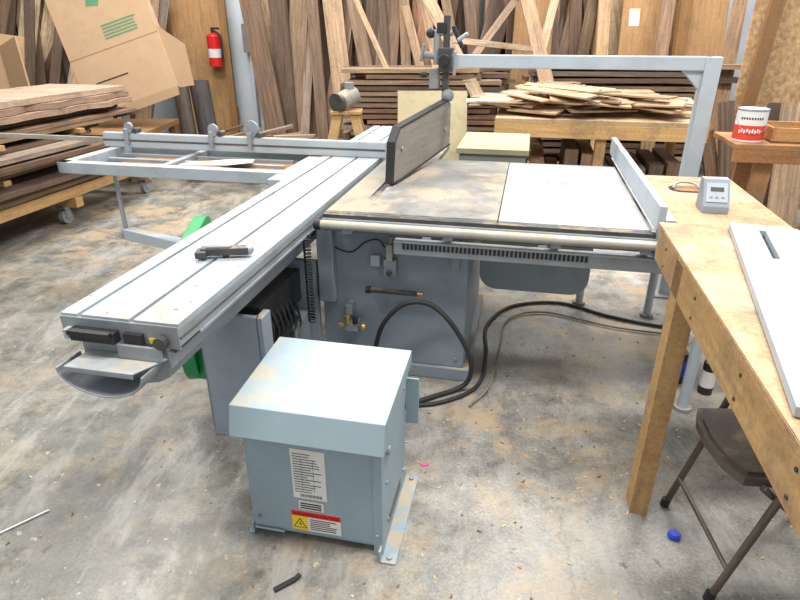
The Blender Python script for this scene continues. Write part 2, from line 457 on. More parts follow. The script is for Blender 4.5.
for s_, bb in ((2.12,1.2),(2.12,2.2),(1.72,2.3)):
    b.cyl((s_,bb,.02),(s_,bb,.80), .024, m_arm)
    b.cyl((s_,bb,0),(s_,bb,.02), .04, m_tub)
    b.box(s_-.03,s_+.03,bb-.03,bb+.03,.79,.85,m_cab)
b.done(saw)
b = B('blade_guard', .004)
p0, p1 = V((.585,1.68,.885)), V((.76,2.62,.93)); d = (p1-p0); L = V((d.x,d.y,0)).length; u = V((d.x,d.y,0)).normalized(); w = V((u.y,-u.x,0))
poly = [(0,0),(.10,-.005),(L,.05),(L,.30),(L-.05,.33),(.1,.27),(.03,.20)]
b.prism(poly, p0, u, (0,0,1), w*.04, m_guard)
b.prism([(x,z) for x,z in [(-.006,-.004),(.10,-.012),(L+.004,.042),(L+.004,.056),(.10,.004),(.006,.006)]], p0-w*.004, u, (0,0,1), w*.048, m_blk)
b.prism([(-.006,-.004),(.008,0),(.036,.20),(.102,.264),(L-.05,.322),(L-.05,.336),(.096,.278),(.022,.208)], p0-w*.004, u, (0,0,1), w*.048, m_blk)
for x in (.12,L-.12): b.cyl(p0+u*x+V((0,0,.16))+w*.04, p0+u*x+V((0,0,.16))+w*.05, .012, m_alu2)
b.done(saw)
b = B('overarm_post', .005)
b.box(2.25,2.34,2.55,2.65,0,1.48, m_arm); b.box(2.2,2.4,2.5,2.7,0,.012,m_cab)
b.box(.77,2.30,2.56,2.64,1.405,1.48, m_arm)
b.prism([(0,0),(-.12,0),(0,-.12)], (2.255,2.58,1.41), (1,0,0), (0,0,1), (0,.04,0), m_arm)
b.box(.72,.80,2.54,2.66,1.38,1.52, m_dark)
b.box(.74,.78,2.58,2.62,1.18,1.70, m_dark)
b.cyl((.76,2.50,1.45),(.76,2.56,1.45),.035,m_blk); b.cyl((.72,2.6,1.30),(.66,2.6,1.30),.03,m_blk)
b.ball((.78,2.57,1.24),.04,m_tub)
b.cyl((.70,2.60,1.42),(.70,2.60,1.62),.022,m_alu2); b.cyl((.66,2.60,1.60),(.80,2.60,1.60),.016,m_alu2)
b.box(.70,.76,2.57,2.61,1.60,1.66,m_blk); b.ball((.66,2.6,1.6),.03,m_blk); b.cyl((.80,2.58,1.64),(.86,2.58,1.52),.014,m_blk)
b.cyl((.62,2.60,1.48),(.72,2.60,1.46),.02,m_tub); b.cyl((.60,2.6,1.44),(.62,2.6,1.54),.012,m_tub)
b.box(.66,.72,2.56,2.64,1.28,1.40,m_tub); b.cyl((.64,2.6,1.36),(.60,2.6,1.36),.018,m_blk)
b.cyl((.82,2.54,1.36),(.82,2.54,1.50),.010,m_alu2); b.cyl((.84,2.5,1.56),(.90,2.5,1.60),.012,m_alu2)
b.done(saw)
b = B('outrigger_frame', .004)
b.box(-1.57,-.03,1.84,1.91,.80,.87,m_alu)
b.box(-1.57,-.03,2.50,2.56,.80,.86,m_alu)
b.box(-1.57,-1.50,1.84,2.56,.80,.87,m_alu)
b.box(-.10,-.0,1.70,2.66,.80,.865,m_alu)
b.box(-.95,-.90,1.90,2.5,.80,.85,m_alu2)
for k in range(3): b.box(-1.47,-.2,2.02+k*.16,2.05+k*.16,.81,.835,m_alu2)
b.box(-1.35,-.1,2.04,2.36,.80,.815,m_plyw,(.8,.75,.7))
b.cyl((-1.25,1.94,.40),(-1.25,1.94,.80),.014,m_alu2)
b.cyl((-1.25,1.94,.36),(-1.25,1.94,.42),.03,m_cab)
b.obox((-.67,1.75,.40),(.56,-.18,0),(.012,.035,0),(0,0,.035),m_arm)
b.box(-.10,.04,1.45,1.58,.34,.62,m_cab)
b.done(saw)
b = B('crosscut_fence', .002)
b.box(-1.62,.42,2.37,2.42,.872,.965,m_arm)
b.box(-1.62,.42,2.365,2.372,.915,.925,m_slot)
b.box(-1.62,.42,2.375,2.415,.965,.968,m_alu)
b.box(-2.6,-1.62,2.385,2.405,.90,.93,m_cream)
for s_, r in ((-.50,.045),(-.78,.030),(-1.42,.026)):
    b.box(s_-.025,s_+.025,2.365,2.435,.965,.985,m_alu2)
    b.cyl((s_,2.385,.98+r),(s_,2.405,.98+r), r+.006, m_alu2)
    b.cyl((s_+.055,2.37,.985),(s_+.055,2.43,.985), .018, m_dark)
    b.box(s_-.012,s_+.012,2.34,2.37,.90,1.0,m_alu2)
b.box(-.55,-.05,2.43,2.50,.865,.90,m_alu)
b.done(saw)
b = B('paper_scrap', 0)
b.prism([(0,0),(.30,.05),(.42,.16),(.40,.24),(.22,.20),(.12,.12),(.02,.08)], (-.82,1.99,.852), (1,0,0), (0,1,0), (0,0,.004), m_paper)
b.done(saw)
b = B('clamp_handle', .004)
c = V((.26,.52,.895)); r = Matrix.Rotation(.30,3,'Z')
b.obox(c, r@V((.085,0,0)), r@V((0,.020,0)), (0,0,.014), m_dark)
b.obox(c+r@V((-.02,0,.016)), r@V((.045,0,0)), r@V((0,.014,0)), (0,0,.005), m_tub)
b.obox(c+r@V((-.08,-.01,-.004)), r@V((.02,0,0)), r@V((0,.03,0)), (0,0,.012), m_dark)
b.cyl(c-V((0,0,.025)), c, .012, m_dark); b.ball(c+r@V((.085,0,0)), .018, m_alu2)
b.done(saw)
b = B('cabinet_fittings', .002)
b.box(.62,.665,1.20,1.236,.60,.655,m_arm)
b.box(.685,.745,1.19,1.236,.56,.64,m_alu2); b.box(.70,.73,1.18,1.2,.64,.72,m_cream); b.cyl((.715,1.185,.58),(.715,1.17,.58),.014,m_dark)
b.tube([(.69,1.2,.70),(.66,1.2,.735),(.60,1.2,.72),(.52,1.21,.66),(.42,1.22,.68)], .004, m_rub)
b.tube([(.715,1.19,.72),(.73,1.18,.76),(.78,1.17,.745)], .006, m_cream)
b.box(.62,.85,1.17,1.20,.475,.49,m_dark); b.cyl((.85,1.185,.482),(.88,1.185,.482),.012,m_brass); b.cyl((.62,1.185,.482),(.60,1.185,.482),.018,m_blk)
b.box(.50,.56,1.14,1.236,.27,.31,m_alu2); b.cyl((.51,1.15,.31),(.51,1.15,.35),.016,m_brass); b.cyl((.55,1.15,.31),(.55,1.15,.345),.014,m_blk)
b.cyl((.46,1.16,.29),(.5,1.16,.29),.014,m_brass); b.ball((.585,1.16,.29),.02,m_brass)
b.box(.50,.53,1.16,1.23,.35,.40,m_alu2)
b.box(1.0,1.04,1.215,1.236,.60,.70,m_cab)
for x in (.40,1.04):
    for z in (.12,.74): b.cyl((x,1.228,z),(x,1.236,z),.008,m_alu2)
b.done(saw)
b = B('coiled_cord', 0)
pts = []
for k in range(26*8+1):
    a = 2*math.pi*k/8; z = .80-.42*k/(26*8)
    pts.append((.385+.015*math.cos(a), 1.0+.015*math.sin(a), z))
b.tube(pts, .0045, m_rub, n=6, smooth=False)
b.done(saw)
b = B('power_cable', 0)
b.tube([(.64,1.2,.10),(.65,1.17,.20),(.70,1.14,.34),(.80,1.13,.45),(.92,1.13,.46),(1.03,1.12,.37),(1.12,1.13,.20),(1.12,1.14,.07),(1.06,1.12,.015),(.95,1.03,.013),(.80,.9,.013)], .012, m_rub)
b.tube([(.80,.93,.012),(1.0,1.0,.012),(1.16,1.18,.012),(1.18,1.5,.012),(1.16,1.85,.012),(1.30,2.15,.012),(1.6,2.26,.012),(1.9,2.12,.012),(2.25,2.05,.012),(2.5,2.2,.012)], .010, m_rub)
b.tube([(1.14,1.0,.012),(1.22,1.2,.012),(1.25,1.6,.012),(1.28,1.95,.012),(1.5,2.10,.012),(1.9,1.98,.012),(2.3,1.95,.012)], .006, m_guard)
b.done(saw)
b = B('table_shavings', 0)
for k in range(260):
    if k < 120: x,y,z = R.uniform(.01,.37), R.uniform(.02,3.0), .8715
    elif k < 220: x,y,z = R.uniform(.62,1.8), R.uniform(1.2,2.4), .8715
    else: x,y,z = R.uniform(1.95,2.4), R.uniform(1.2,2.2), .8665
    a = R.uniform(0,3.14); L = R.uniform(.002,.008)
    b.board((x-L*math.cos(a),y-L*math.sin(a),z),(x+L*math.cos(a),y+L*math.sin(a),z+.001),R.uniform(.002,.004),.0015,(0,0,1),m_chip)
b.done(saw)

# ------------------------------------------------------------------ transformer
tr = empty('electrical_transformer')
b = B('enclosure', .003)
x0,x1,y0,y1 = .470,.935,.10,.45
b.box(x0,x1,y0,y1,.03,.52,m_blue)
b.box(x0+.01,x1,y0-.006,y0,.045,.46,m_blue)
b.box(x1,x1+.055,y0-.04,y1+.04,0,.006,m_blue); b.box(x1-.004,x1+.004,y0-.04,y1+.04,0,.05,m_blue)
b.box(x0-.02,x0,y0-.01,y1+.04,0,.006,m_blue); b.box(x0-.004,x0+.004,y0-.01,y1+.04,0,.05,m_blue)
for yy in (y0-.02,y1+.02): b.cyl((x1+.03,yy,.006),(x1+.03,yy,.014),.009,m_alu2)
b.box(x1-.025,x1+.006,y0-.012,y0+.02,.0,.50,m_blue)
b.box(x1-.0,x1+.006,y0+.0,y1,.04,.50,m_blue)
b.box(x1+.0,x1+.05,y1+.04,y1+.048,.26,.46,m_blue)
for z in (.09,.43):
    for x in (x0+.03,x1-.012): b.cyl((x,y0-.006,z),(x,y0-.018,z),.006,m_alu2)
for yy,z in ((y0+.06,.10),(y1-.04,.10),(y0+.04,.42),(y1-.03,.46),(y0+.05,.27)):
    b.cyl((x1+.004,yy,z),(x1+.012,yy,z),.007,m_alu2)
b.cyl((x1+.004,y0+.055,.40),(x1+.02,y0+.055,.40),.016,m_alu2)
for z in (.06,.075,.09): b.box(x1+.004,x1+.008,y0+.08,y1-.08,z,z+.006,m_slot)
b.cyl((x0+.01,y0-.010,.036),(x0+.12,y0-.010,.036),.004,m_blue)
b.done(tr)
b = B('lid', .004)
b.prism([(y0-.055,.460),(y0-.030,.562),(y1+.03,.585),(y1+.035,.50),(y1+.03,.50),(y1+.025,.579),(y0-.026,.556),(y0-.050,.460)], (x0-.012,0,0), (0,1,0),(0,0,1),(x1-x0+.036,0,0), m_lid)
b.prism([(y0-.050,.465),(y0-.026,.558),(y1+.03,.582),(y1+.03,.50),(y0+.02,.465)], (x0-.014,0,0), (0,1,0),(0,0,1),(.004,0,0), m_blue)
b.prism([(y0-.050,.460),(y0-.026,.558),(y1+.03,.582),(y1+.03,.54),(y0+.0,.460)], (x1+.020,0,0), (0,1,0),(0,0,1),(.004,0,0), m_blue)
b.done(tr)
yf = y0-.0065
b = B('nameplate_label', 0)
b.box(.635,.752,yf-.001,yf,.20,.405,m_paper)
for k in range(16):
    z = .385-k*.0105
    b.box(.642,.642+R.uniform(.04,.1),yf-.0014,yf-.001,z,z+.003,m_ink)
for k in range(16): b.box(.66+k*.0048,.6625+k*.0048,yf-.0014,yf-.001,.207,.220,m_ink)
for x in (.67,.71): b.box(x,x+.001,yf-.0014,yf-.001,.23,.37,m_ink)
b.box(.650,.738,yf-.001,yf,.150,.187,m_paper)
for z in (.155,.165,.175): b.box(.655,.73,yf-.0014,yf-.001,z,z+.006,m_ink)
b.done(tr)
b = B('warning_label', 0)
b.box(.620,.795,yf-.001,yf,.055,.142,m_paper)
b.box(.620,.795,yf-.0013,yf-.001,.118,.142,m_red)
b.box(.620,.677,yf-.0013,yf-.001,.055,.118,m_yel)
b.prism([(0,0),(.05,0),(.025,.043)], (.624,yf-.0014,.066),(1,0,0),(0,0,1),(0,-.0003,0),m_ink)
b.prism([(.005,.003),(.045,.003),(.025,.037)], (.624,yf-.0018,.066),(1,0,0),(0,0,1),(0,-.0003,0),m_yel)
b.prism([(.026,.008),(.031,.018),(.026,.018),(.028,.030),(.021,.017),(.026,.016)], (.624,yf-.0022,.066),(1,0,0),(0,0,1),(0,-.0003,0),m_ink)
for k in range(6): b.box(.685,.685+R.uniform(.07,.10),yf-.0014,yf-.001,.064+k*.0085,.0675+k*.0085,m_ink)
b.done(tr)
text('HAZARDOUS VOLTAGE', .015, (.627,yf-.0016,.124), m_paper, tr)

# ------------------------------------------------------------------ foreground workbench
b = B('wooden_workbench', .003)
b.box(1.78,2.90,-1.1,.85,.978,1.0,m_ply)
b.box(1.785,1.82,-1.1,.845,.865,.978,m_pine); b.box(1.82,2.9,.81,.845,.865,.978,m_pine)
for k in range(4): b.box(1.7785,1.7805,-1.1,.85,.980+k*.005,.982+k*.005,m_plyw)
for s_, bb in ((1.785,.47),(2.8,.75),(1.79,-1.05),(2.8,-1.05)):
    b.box(s_,s_+.062,bb,bb+.085,0,.976,m_pine)
for bb in (.0,-.6): b.box(1.82,2.9,bb,bb+.038,.885,.975,m_pine)
for y in (.7,.3,-.1,-.4):
    for z in (.89,.95): b.cyl((1.785,y,z),(1.782,y,z),.005,m_dark)
b.done(frame=SAW)
b = B('slotted_steel_plate', .002)
p0 = V((1.17,1.885,1.003)); dr = V((-.376,-.927,0)); sd = V((.927,-.376,0)); 
W, LL = .20, 1.15
def pl(a,b_,c_,d_): 
    return [(a,b_),(c_,b_),(c_,d_),(a,d_)]
zz = (0,0,.022)
for q in (pl(0,0,W,.06), pl(0,.06,.08,.34), pl(.10,.06,W,.34), pl(0,.34,W,LL)):
    b.prism(q, p0-sd*.05, sd, dr, zz, m_arm)
b.prism(pl(.08,.06,.10,.34), p0-sd*.05, sd, dr, (0,0,.003), m_blk)
b.done()
b = B('slate_offcut', .003)
b.prism([(0,0),(.07,.0),(.10,.14),(.01,.12)], (1.45,1.70,1.003), (1,0,0),(0,1,0),(0,0,.03), m_dark)
b.done()

# ------------------------------------------------------------------ folding chair
b = B('folding_chair', .001)
FR = m_cfr
ch = Matrix.Translation((1.0,1.25,0)) @ Matrix.Rotation(math.radians(-4),4,'Z')
def C(x,y,z): return ch @ V((x,y,z))
for y in (0,.40):
    b.tube([C(-.03,y,.012),C(.08,y,.45),C(.17,y,.80)], .012, FR)
    b.tube([C(.42,y+(.02 if y==0 else -.02),.012),C(.25,y+(.02 if y==0 else -.02),.24),C(.03,y+(.02 if y==0 else -.02),.44)], .011, FR)
    b.cyl(C(-.035,y,0),C(-.03,y,.03),.016,m_blk); b.cyl(C(.425,y+(.02 if y==0 else -.02),0),C(.42,y+(.02 if y==0 else -.02),.03),.016,m_blk)
b.tube([C(.17,0,.80),C(.185,.08,.83),C(.19,.20,.835),C(.185,.32,.83),C(.17,.40,.80)], .012, FR)
b.cyl(C(-.005,0,.13),C(-.005,.40,.13),.008,FR); b.cyl(C(.36,.02,.10),C(.36,.38,.10),.008,FR)
P = [( -.04+.02, .03),(.0-.05,.10),(-.06,.20),(-.05,.30),(-.02,.37),(.30,.38),(.33,.35),(.33,.05),(.30,.02)]
b.prism(P, C(0,0,.435), ch.to_3x3()@V((1,0,0)), ch.to_3x3()@V((0,1,0)), (0,0,.028), m_seat)
b.prism([(x*.9+.01,y*.9+.02) for x,y in P], C(0,0,.462), ch.to_3x3()@V((1,0,0)), ch.to_3x3()@V((0,1,0)), (0,0,.012), m_seat)
for k in range(8):
    y0_ = .01+k*.0475; cx = .155+.02*math.sin(math.pi*(k+.5)/8)
    b.obox(C(cx,y0_+.024,.70), ch.to_3x3()@V((.006,0,0)), ch.to_3x3()@V((0,.0245,0)), ch.to_3x3()@V((.028,0,.10)), m_seat)
b.done()

# ------------------------------------------------------------------ floor bits
b = B('blue_bottle_cap', .002); b.cyl((.965,1.50,0),(.965,1.50,.014),.022,m_blu); b.cyl((.965,1.50,.014),(.965,1.50,.018),.018,m_blu); b.done()
b = B('pink_plastic_scrap', 0); b.prism([(0,0),(.03,.008),(.026,.024),(.01,.016),(-.01,.022)], (.09,1.86,0),(1,0,0),(0,1,0),(0,0,.004),m_pink); b.done()
b = B('black_rubber_strip', .001); b.board((-.40,1.28,.006),(-.34,1.32,.008),.016,.008,(0,0,1),m_rub); b.board((-.342,1.318,.008),(-.325,1.335,.012),.014,.008,(0,0,1),m_rub); b.done()
b = B('wood_splinter', .001); b.board((-1.43,1.50,.004),(-1.30,1.62,.006),.006,.005,(0,0,1),m_paper); b.done()
b = B('floor_wood_chips', 0)
for k in range(520):
    q = R.random()
    if q < .45: x,y = R.gauss(.6,.6), R.gauss(2.0,.5)
    elif q < .7: x,y = R.gauss(1.4,.8), R.gauss(3.5,.8)
    else: x,y = R.uniform(-3.5,.5), R.uniform(1.2,5)
    if y < .7 or x < -4: continue
    a = R.uniform(0,3.14); L = R.uniform(.003,.009)
    b.board((x-L*math.cos(a),y-L*math.sin(a),.0015),(x+L*math.cos(a),y+L*math.sin(a),.003),R.uniform(.003,.007),.002,(0,0,1),m_chip,R.choice(((1,1,1),(.7,.6,.5),(1.2,1.2,1.2),(.3,.25,.2))))
b.done()
for cx,cy,bm_,lm_ in ((1.40,2.50,m_blk,m_blu),(1.50,2.40,m_blk,m_paper)):
    b = B('spray_can', .002)
    c = V((cx,cy,0))
    b.cyl(c,c+V((0,0,.17)),.033,bm_); b.cyl(c+V((0,0,.17)),c+V((0,0,.185)),.033,m_tub,r2=.02); b.cyl(c+V((0,0,.185)),c+V((0,0,.21)),.016,m_alu2)
    b.cyl(c+V((0,0,.04)),c+V((0,0,.13)),.0335,lm_)
    b.done()

# ------------------------------------------------------------------ tints
BR = [(.19,.115,.075),(.14,.088,.06),(.24,.15,.095),(.30,.195,.125),(.11,.07,.05),(.21,.135,.09),(.40,.275,.17),(.17,.11,.08),(.27,.145,.08),(.26,.20,.155)]
LT = [(.56,.39,.24),(.46,.31,.19),(.62,.47,.31),(.40,.27,.16),(.54,.41,.29)]
def tnt(P): 
    c = R.choice(P); k = R.uniform(.75,1.3); return tuple(min(1,x*k*1.2) for x in c)

b = B('wooden_stand', .003)
b.box(2.42,3.35,2.28,2.72,1.02,1.05,m_pine,(.80,.64,.60))
b.box(2.42,3.35,2.28,2.30,.95,1.02,m_pine,(.70,.54,.50))
for s_,bb in ((2.56,2.32),(3.2,2.32),(2.56,2.62),(3.2,2.62)): b.box(s_,s_+.09,bb,bb+.04,0,1.02,m_pine,(.75,.6,.55))
b.board((2.6,2.30,.3),(3.24,2.30,.95),.08,.02,(0,-1,0),m_pine,(.7,.52,.45))
b.box(2.5,3.3,2.3,2.7,.35,.37,m_ply)
b.done(frame=SAW)
b = B('wooden_tray', .002)
b.box(2.62,3.2,2.36,2.66,1.052,1.062,m_pine,(.8,.7,.65))
for a in ((2.62,3.2,2.36,2.375),(2.62,3.2,2.645,2.66),(2.62,2.635,2.36,2.66),(3.185,3.2,2.36,2.66)): b.box(*a,1.052,1.13,m_pine,(1.05,.9,.85))
b.done(frame=SAW)
b = B('paint_can', .002)
c = V((2.515,2.42,1.051))
b.cyl(c,c+V((0,0,.165)),.078,m_paper,n=32); b.cyl(c+V((0,0,.010)),c+V((0,0,.088)),.0788,m_orange,n=32)
for k in range(9):
    a = -2.5+k*.17; e = V((math.cos(a),math.sin(a),0)); t_ = V((-e.y,e.x,0))
    b.obox(c+e*.079+V((0,0,.055+.006*(k%2))), t_*.0045, e*.0006, (0,0,.010), m_paper)
    b.obox(c+e*.0785+V((0,0,.125)), t_*.004, e*.0006, (0,0,.006), m_ink)
b.cyl(c+V((0,0,.165)),c+V((0,0,.173)),.081,m_alu2,n=32); b.cyl(c+V((0,0,.173)),c+V((0,0,.174)),.068,m_paper,n=32)
b.tube([c+V((-.08,0,.13)),c+V((-.06,-.06,.07)),c+V((0,-.085,.05)),c+V((.06,-.06,.07)),c+V((.08,0,.13))],.0015,m_alu2)
b.done(frame=SAW)

# ------------------------------------------------------------------ rear bench with scraps
b = B('rear_workbench', .003)
b.box(1.0,2.80,4.2,5.3,.86,.90,m_ply,(1.1,1.08,1.05))
b.box(1.0,2.80,4.2,4.24,.74,.86,m_pine,(1.25,1.25,1.2)); b.box(1.0,1.04,4.24,5.3,.74,.86,m_pine)
for s_,bb in ((1.02,4.24),(2.7,4.24),(1.02,5.2),(2.7,5.2),(1.9,4.24)): b.box(s_,s_+.09,bb,bb+.09,0,.86,m_pine)
b.box(1.1,2.75,4.3,5.2,.30,.33,m_ply)
for k in range(10):
    b.box(1.2+k*.15,1.32+k*.15,4.3,5.1,.33,.33+R.uniform(.05,.3),m_lum,tnt(BR))
b.done(frame=SAW)
b = B('wood_offcut_pile', 0)
for k in range(110):
    a = R.uniform(-.7,.5); x = R.uniform(.95,2.6); y = R.uniform(4.35,5.2); L = R.uniform(.10,.36)
    z = .935+R.uniform(0,.20)*(1-abs(x-1.7)/1.0)
    p0 = V((x-L*math.cos(a), y-L*math.sin(a), z+R.uniform(-.0,.06))); p1 = V((x+L*math.cos(a), y+L*math.sin(a), z+R.uniform(0,.06)))
    b.board(p0,p1,R.uniform(.05,.20),.015,(R.uniform(-.3,.3),R.uniform(-.4,.1),1),m_lum,tuple(min(1,c*1.2) for c in tnt(LT)))
b.done(frame=SAW)
b = B('shop_cart', .004)
b.box(.80,1.32,3.0,3.75,.80,.84,m_grn2); b.box(.82,1.30,3.02,3.73,.12,.80,m_cab,(.8,.8,.6))
for s_ in (.86,1.26):
    for bb in (3.06,3.69): b.cyl((s_-.02,bb,.05),(s_+.02,bb,.05),.05,m_blk); b.box(s_-.03,s_+.03,bb-.02,bb+.02,.05,.13,m_dark)
b.done(frame=SAW)
b = B('pale_plywood_sheet', .002)
b.board((.35,6.3,.0),(.35,6.62,1.02),.75,.018,(0,-1,.2),m_grn2,(1.15,1.1,1)); b.done()

# ------------------------------------------------------------------ lumber cart left
b = B('lumber_cart', .002)
for bb in (1.6,3.1,4.2):
    b.box(-3.8,-2.62,bb,bb+.09,.16,.25,m_pine)
b.box(-3.75,-3.66,1.3,4.3,.25,.34,m_pine); b.box(-2.74,-2.65,1.3,4.3,.25,.34,m_pine)
for s_,bb in ((-2.78,3.12),(-3.7,3.12),(-2.72,1.65),(-3.7,4.25),(-2.72,4.25)):
    b.cyl((s_-.025,bb,.065),(s_+.025,bb,.065),.065,m_tub,n=24); b.cyl((s_-.03,bb,.065),(s_+.03,bb,.065),.02,m_alu2)
    b.box(s_-.035,s_-.028,bb-.03,bb+.03,.06,.16,m_alu2); b.box(s_+.028,s_+.035,bb-.03,bb+.03,.06,.16,m_alu2)
    b.box(s_-.05,s_+.05,bb-.05,bb+.05,.152,.16,m_alu2)
for bb in (1.6,2.4,3.2,4.0): b.box(-3.8,-2.6,bb,bb+.07,.52,.56,m_pine)
LB = BR[:]+[LT[1],LT[3],(.42,.27,.18)]
z = .345
for lay in range(18):
    th = R.uniform(.025,.045)
    x = -3.75+R.uniform(-.05,.1)
    if z > .48 and z < .57: z = .565
    if z > .74 and z < .80:
        for bb in (1.6,2.5,3.4): b.box(-3.8,-2.66,bb,bb+.06,z,z+.04,m_pine)
        z += .042
    end = (-2.60 if z < .8 else -2.74)+R.uniform(-.08,.04)
    while x < end:
        w = R.uniform(.14,.28); w = min(w, end-x+R.uniform(0,.08))
        if w < .06: break
        y1_ = R.uniform(3.9,4.5) if z > .8 else R.uniform(3.2,4.1)
        a = R.uniform(-.02,.02)
        b.board((x+w/2, R.uniform(1.1,1.5), z+th/2),(x+w/2+a*3, y1_, z+th/2), w-.006, th-.003, (0,0,1), m_lum, tnt(LB))
        x += w
    z += th+ (.014 if R.random()<.35 else .001)
    if z > .93: break
for k in range(3):
    th=.05; x0_=-3.7+k*.02; zz_=z+.002+k*.055
    P=[]
    N=24
    for i in range(N+1): P.append((x0_+.03*noise.noise(V((i*.6,k,1))), 1.2+i*3.1/N))
    for i in range(N+1): P.append((-2.72-.03*k+.08*noise.noise(V((i*.45,k,9))), 1.2+(N-i)*3.1/N))
    b.prism(P,(0,0,zz_),(1,0,0),(0,1,0),(0,0,th),m_lum,((.50,.34,.24),(.42,.28,.20),(.60,.44,.33))[k])
b.done(frame=SAW)

# ------------------------------------------------------------------ back wall clutter
b = B('wall_plywood_panel', .003)
b.box(-3.45,-2.60,9.55,9.6,.0,3.2,m_plyw,(1.2,1.2,1.2)); b.box(-3.5,-3.4,9.48,9.56,0,3.2,m_pine,(.5,.45,.4)); b.box(-2.66,-2.56,9.48,9.56,0,3.2,m_pine,(.7,.6,.55))
b.box(-3.45,-2.60,9.6,9.79,.3,.5,m_pine)
b.done()
b = B('fire_extinguisher', .002)
c = V((-2.76,9.40,1.12))
b.cyl(c,c+V((0,0,.40)),.095,m_red,n=24); b.ball(c+V((0,0,.40)),.095,m_red,(1,1,.6)); b.cyl(c+V((0,0,.43)),c+V((0,0,.50)),.025,m_blk)
b.box(c.x-.02,c.x+.10,c.y-.02,c.y+.02,c.z+.50,c.z+.53,m_blk); b.tube([c+V((.03,0,.48)),c+V((.12,-.03,.40)),c+V((.12,-.05,.12))],.015,m_blk)
b.cyl(c+V((0,0,.12)),c+V((0,0,.24)),.0965,m_paper,n=24); b.box(c.x-.06,c.x+.06,c.y+.08,9.552,c.z+.05,c.z+.45,m_dark)
b.done()
b = B('blue_wall_conduit', .002); b.cyl((-2.30,9.70,0),(-2.30,9.70,4),.03,m_wallw); b.box(-2.38,-2.22,9.6,9.7,1.3,1.7,m_tub); b.done()

def leaning(b, x0, x1, n, ybase, ytop, h, pal, wr=(.10,.24), tilt=.25, seed=1, th=(.02,.045)):
    rr = random.Random(seed)
    for k in range(n):
        x = x0+(x1-x0)*(k+rr.random())/n; H = h*rr.uniform(.8,1.15); t = rr.uniform(-tilt,tilt)
        dy = rr.uniform(-.25,.25)
        b.board((x, ybase+dy, .02),(x+t*H, ytop+dy*.5, H), rr.uniform(*wr), rr.uniform(*th), (rr.uniform(-.35,.35),-1,0), m_lum, tnt(pal))
b = B('leaning_lumber', 0)
DK = BR+[(.15,.09,.06),(.2,.13,.085),(.26,.165,.11)]
leaning(b, -1.95, 2.6, 74, 8.9, 9.4, 2.8, DK, wr=(.10,.28), tilt=.06, seed=3)
leaning(b, -1.75, .3, 42, 8.3, 9.0, 2.6, DK, wr=(.07,.30), tilt=.22, seed=31)
leaning(b, .3, 3.2, 26, 8.2, 9.0, 2.6, LT+BR+BR, wr=(.06,.26), tilt=.28, seed=5)
leaning(b, 2.6, 4.3, 14, 8.2, 9.2, 2.9, [(.36,.23,.13),(.26,.17,.11),(.42,.30,.19)], wr=(.14,.3), tilt=.12, seed=12)
for x,wd,t_,k in ((1.65,.50,.1,.9),(3.1,.6,.05,1.1),(3.95,.5,-.03,1.2)):
    b.board((x,7.95,.0),(x+t_,8.4,2.7),wd,.02,(0,-1,.2),m_plyw,(1.1*k,1.1*k,1.1*k))
b.board((2.55,8.0,.0),(2.6,8.3,2.7),.14,.09,(0,-1,.2),m_pine); b.board((3.52,7.8,.0),(3.55,8.2,2.8),.14,.09,(0,-1,.2),m_pine,(.7,.6,.5))
b.done()
b = B('leaning_timber_planks', 0); leaning(b, -8, -3.7, 54, 8.6, 9.3, 2.5, BR+BR+LT, wr=(.12,.28), tilt=.3, seed=8); b.done()

b = B('lumber_stack', 0)
for lay in range(19):
    z = .06+lay*.062
    for j in range(3):
        b.board((-.62+R.uniform(-.2,.25), 7.15+j*.25, z+.02),(1.15+R.uniform(-.3,.25), 7.10+j*.25+R.uniform(-.03,.03), z+R.uniform(.01,.03)), .23,.045,(0,0,1),m_lum,tnt(BR))
b.box(-.6,-.5,7.0,7.9,0,.06,m_pine); b.box(.9,1.0,7.0,7.9,0,.06,m_pine)
for lay in range(16):
    z = .1+lay*.080
    for j in range(2):
        b.board((1.75+R.uniform(-.25,.25), 7.3+j*.3, z+.02),(3.7+R.uniform(-.3,.3), 7.2+j*.3, z+R.uniform(.0,.03)), .27,.05,(0,0,1),m_lum,tnt(BR+LT[:2]))
for x in (1.8,2.6,3.4): b.box(x,x+.1,6.95,7.8,0,.1,m_pine)
PL = [((.10,7.0,.70),(-.85,8.0,2.6),.06,(.62,.43,.26)),((.25,6.9,.6),(1.9,8.0,2.6),.08,(.45,.32,.22)),((.62,6.9,.3),(.10,8.2,2.8),.09,(.62,.42,.27)),
 ((1.35,6.95,.3),(2.1,8.2,2.8),.10,(.72,.52,.34)),((.55,6.7,1.52),(1.5,7.2,1.42),.06,(.65,.5,.34)),((2.3,6.9,.3),(2.5,8.2,2.8),.14,(.55,.36,.2)),
 ((3.6,6.8,.3),(4.2,8.1,2.9),.16,(.42,.26,.15)),((2.9,6.9,.1),(3.3,8.1,2.9),.16,(.36,.23,.14)),((.9,6.9,.9),(-.1,8.0,2.7),.14,(.6,.44,.29)),((1.7,6.9,.9),(1.3,8.0,2.7),.16,(.5,.33,.2))]
for p0_,p1_,w_,t_ in PL: b.board(p0_,p1_,w_,.03,(0,-1,.2),m_lum,t_)
b.done()
b = B('paper_notice', 0); b.board((2.75,7.55,1.66),(2.75,7.59,1.84),.12,.004,(0,-1,.2),m_paper); b.done()
b = B('osb_panel', .002)
b.board((3.74,5.62,.0),(3.78,5.75,2.6),1.3,.02,(0,-1,.06),m_osb); b.board((3.06,5.45,.0),(3.28,5.6,2.5),.12,.04,(0,-1,.06),m_pine,(.5,.4,.35))
b.done()
b = B('leaning_trim_boards', 0); leaning(b, 2.75, 4.0, 8, 4.85, 5.15, .95, LT+BR, tilt=.25, seed=22); b.done()

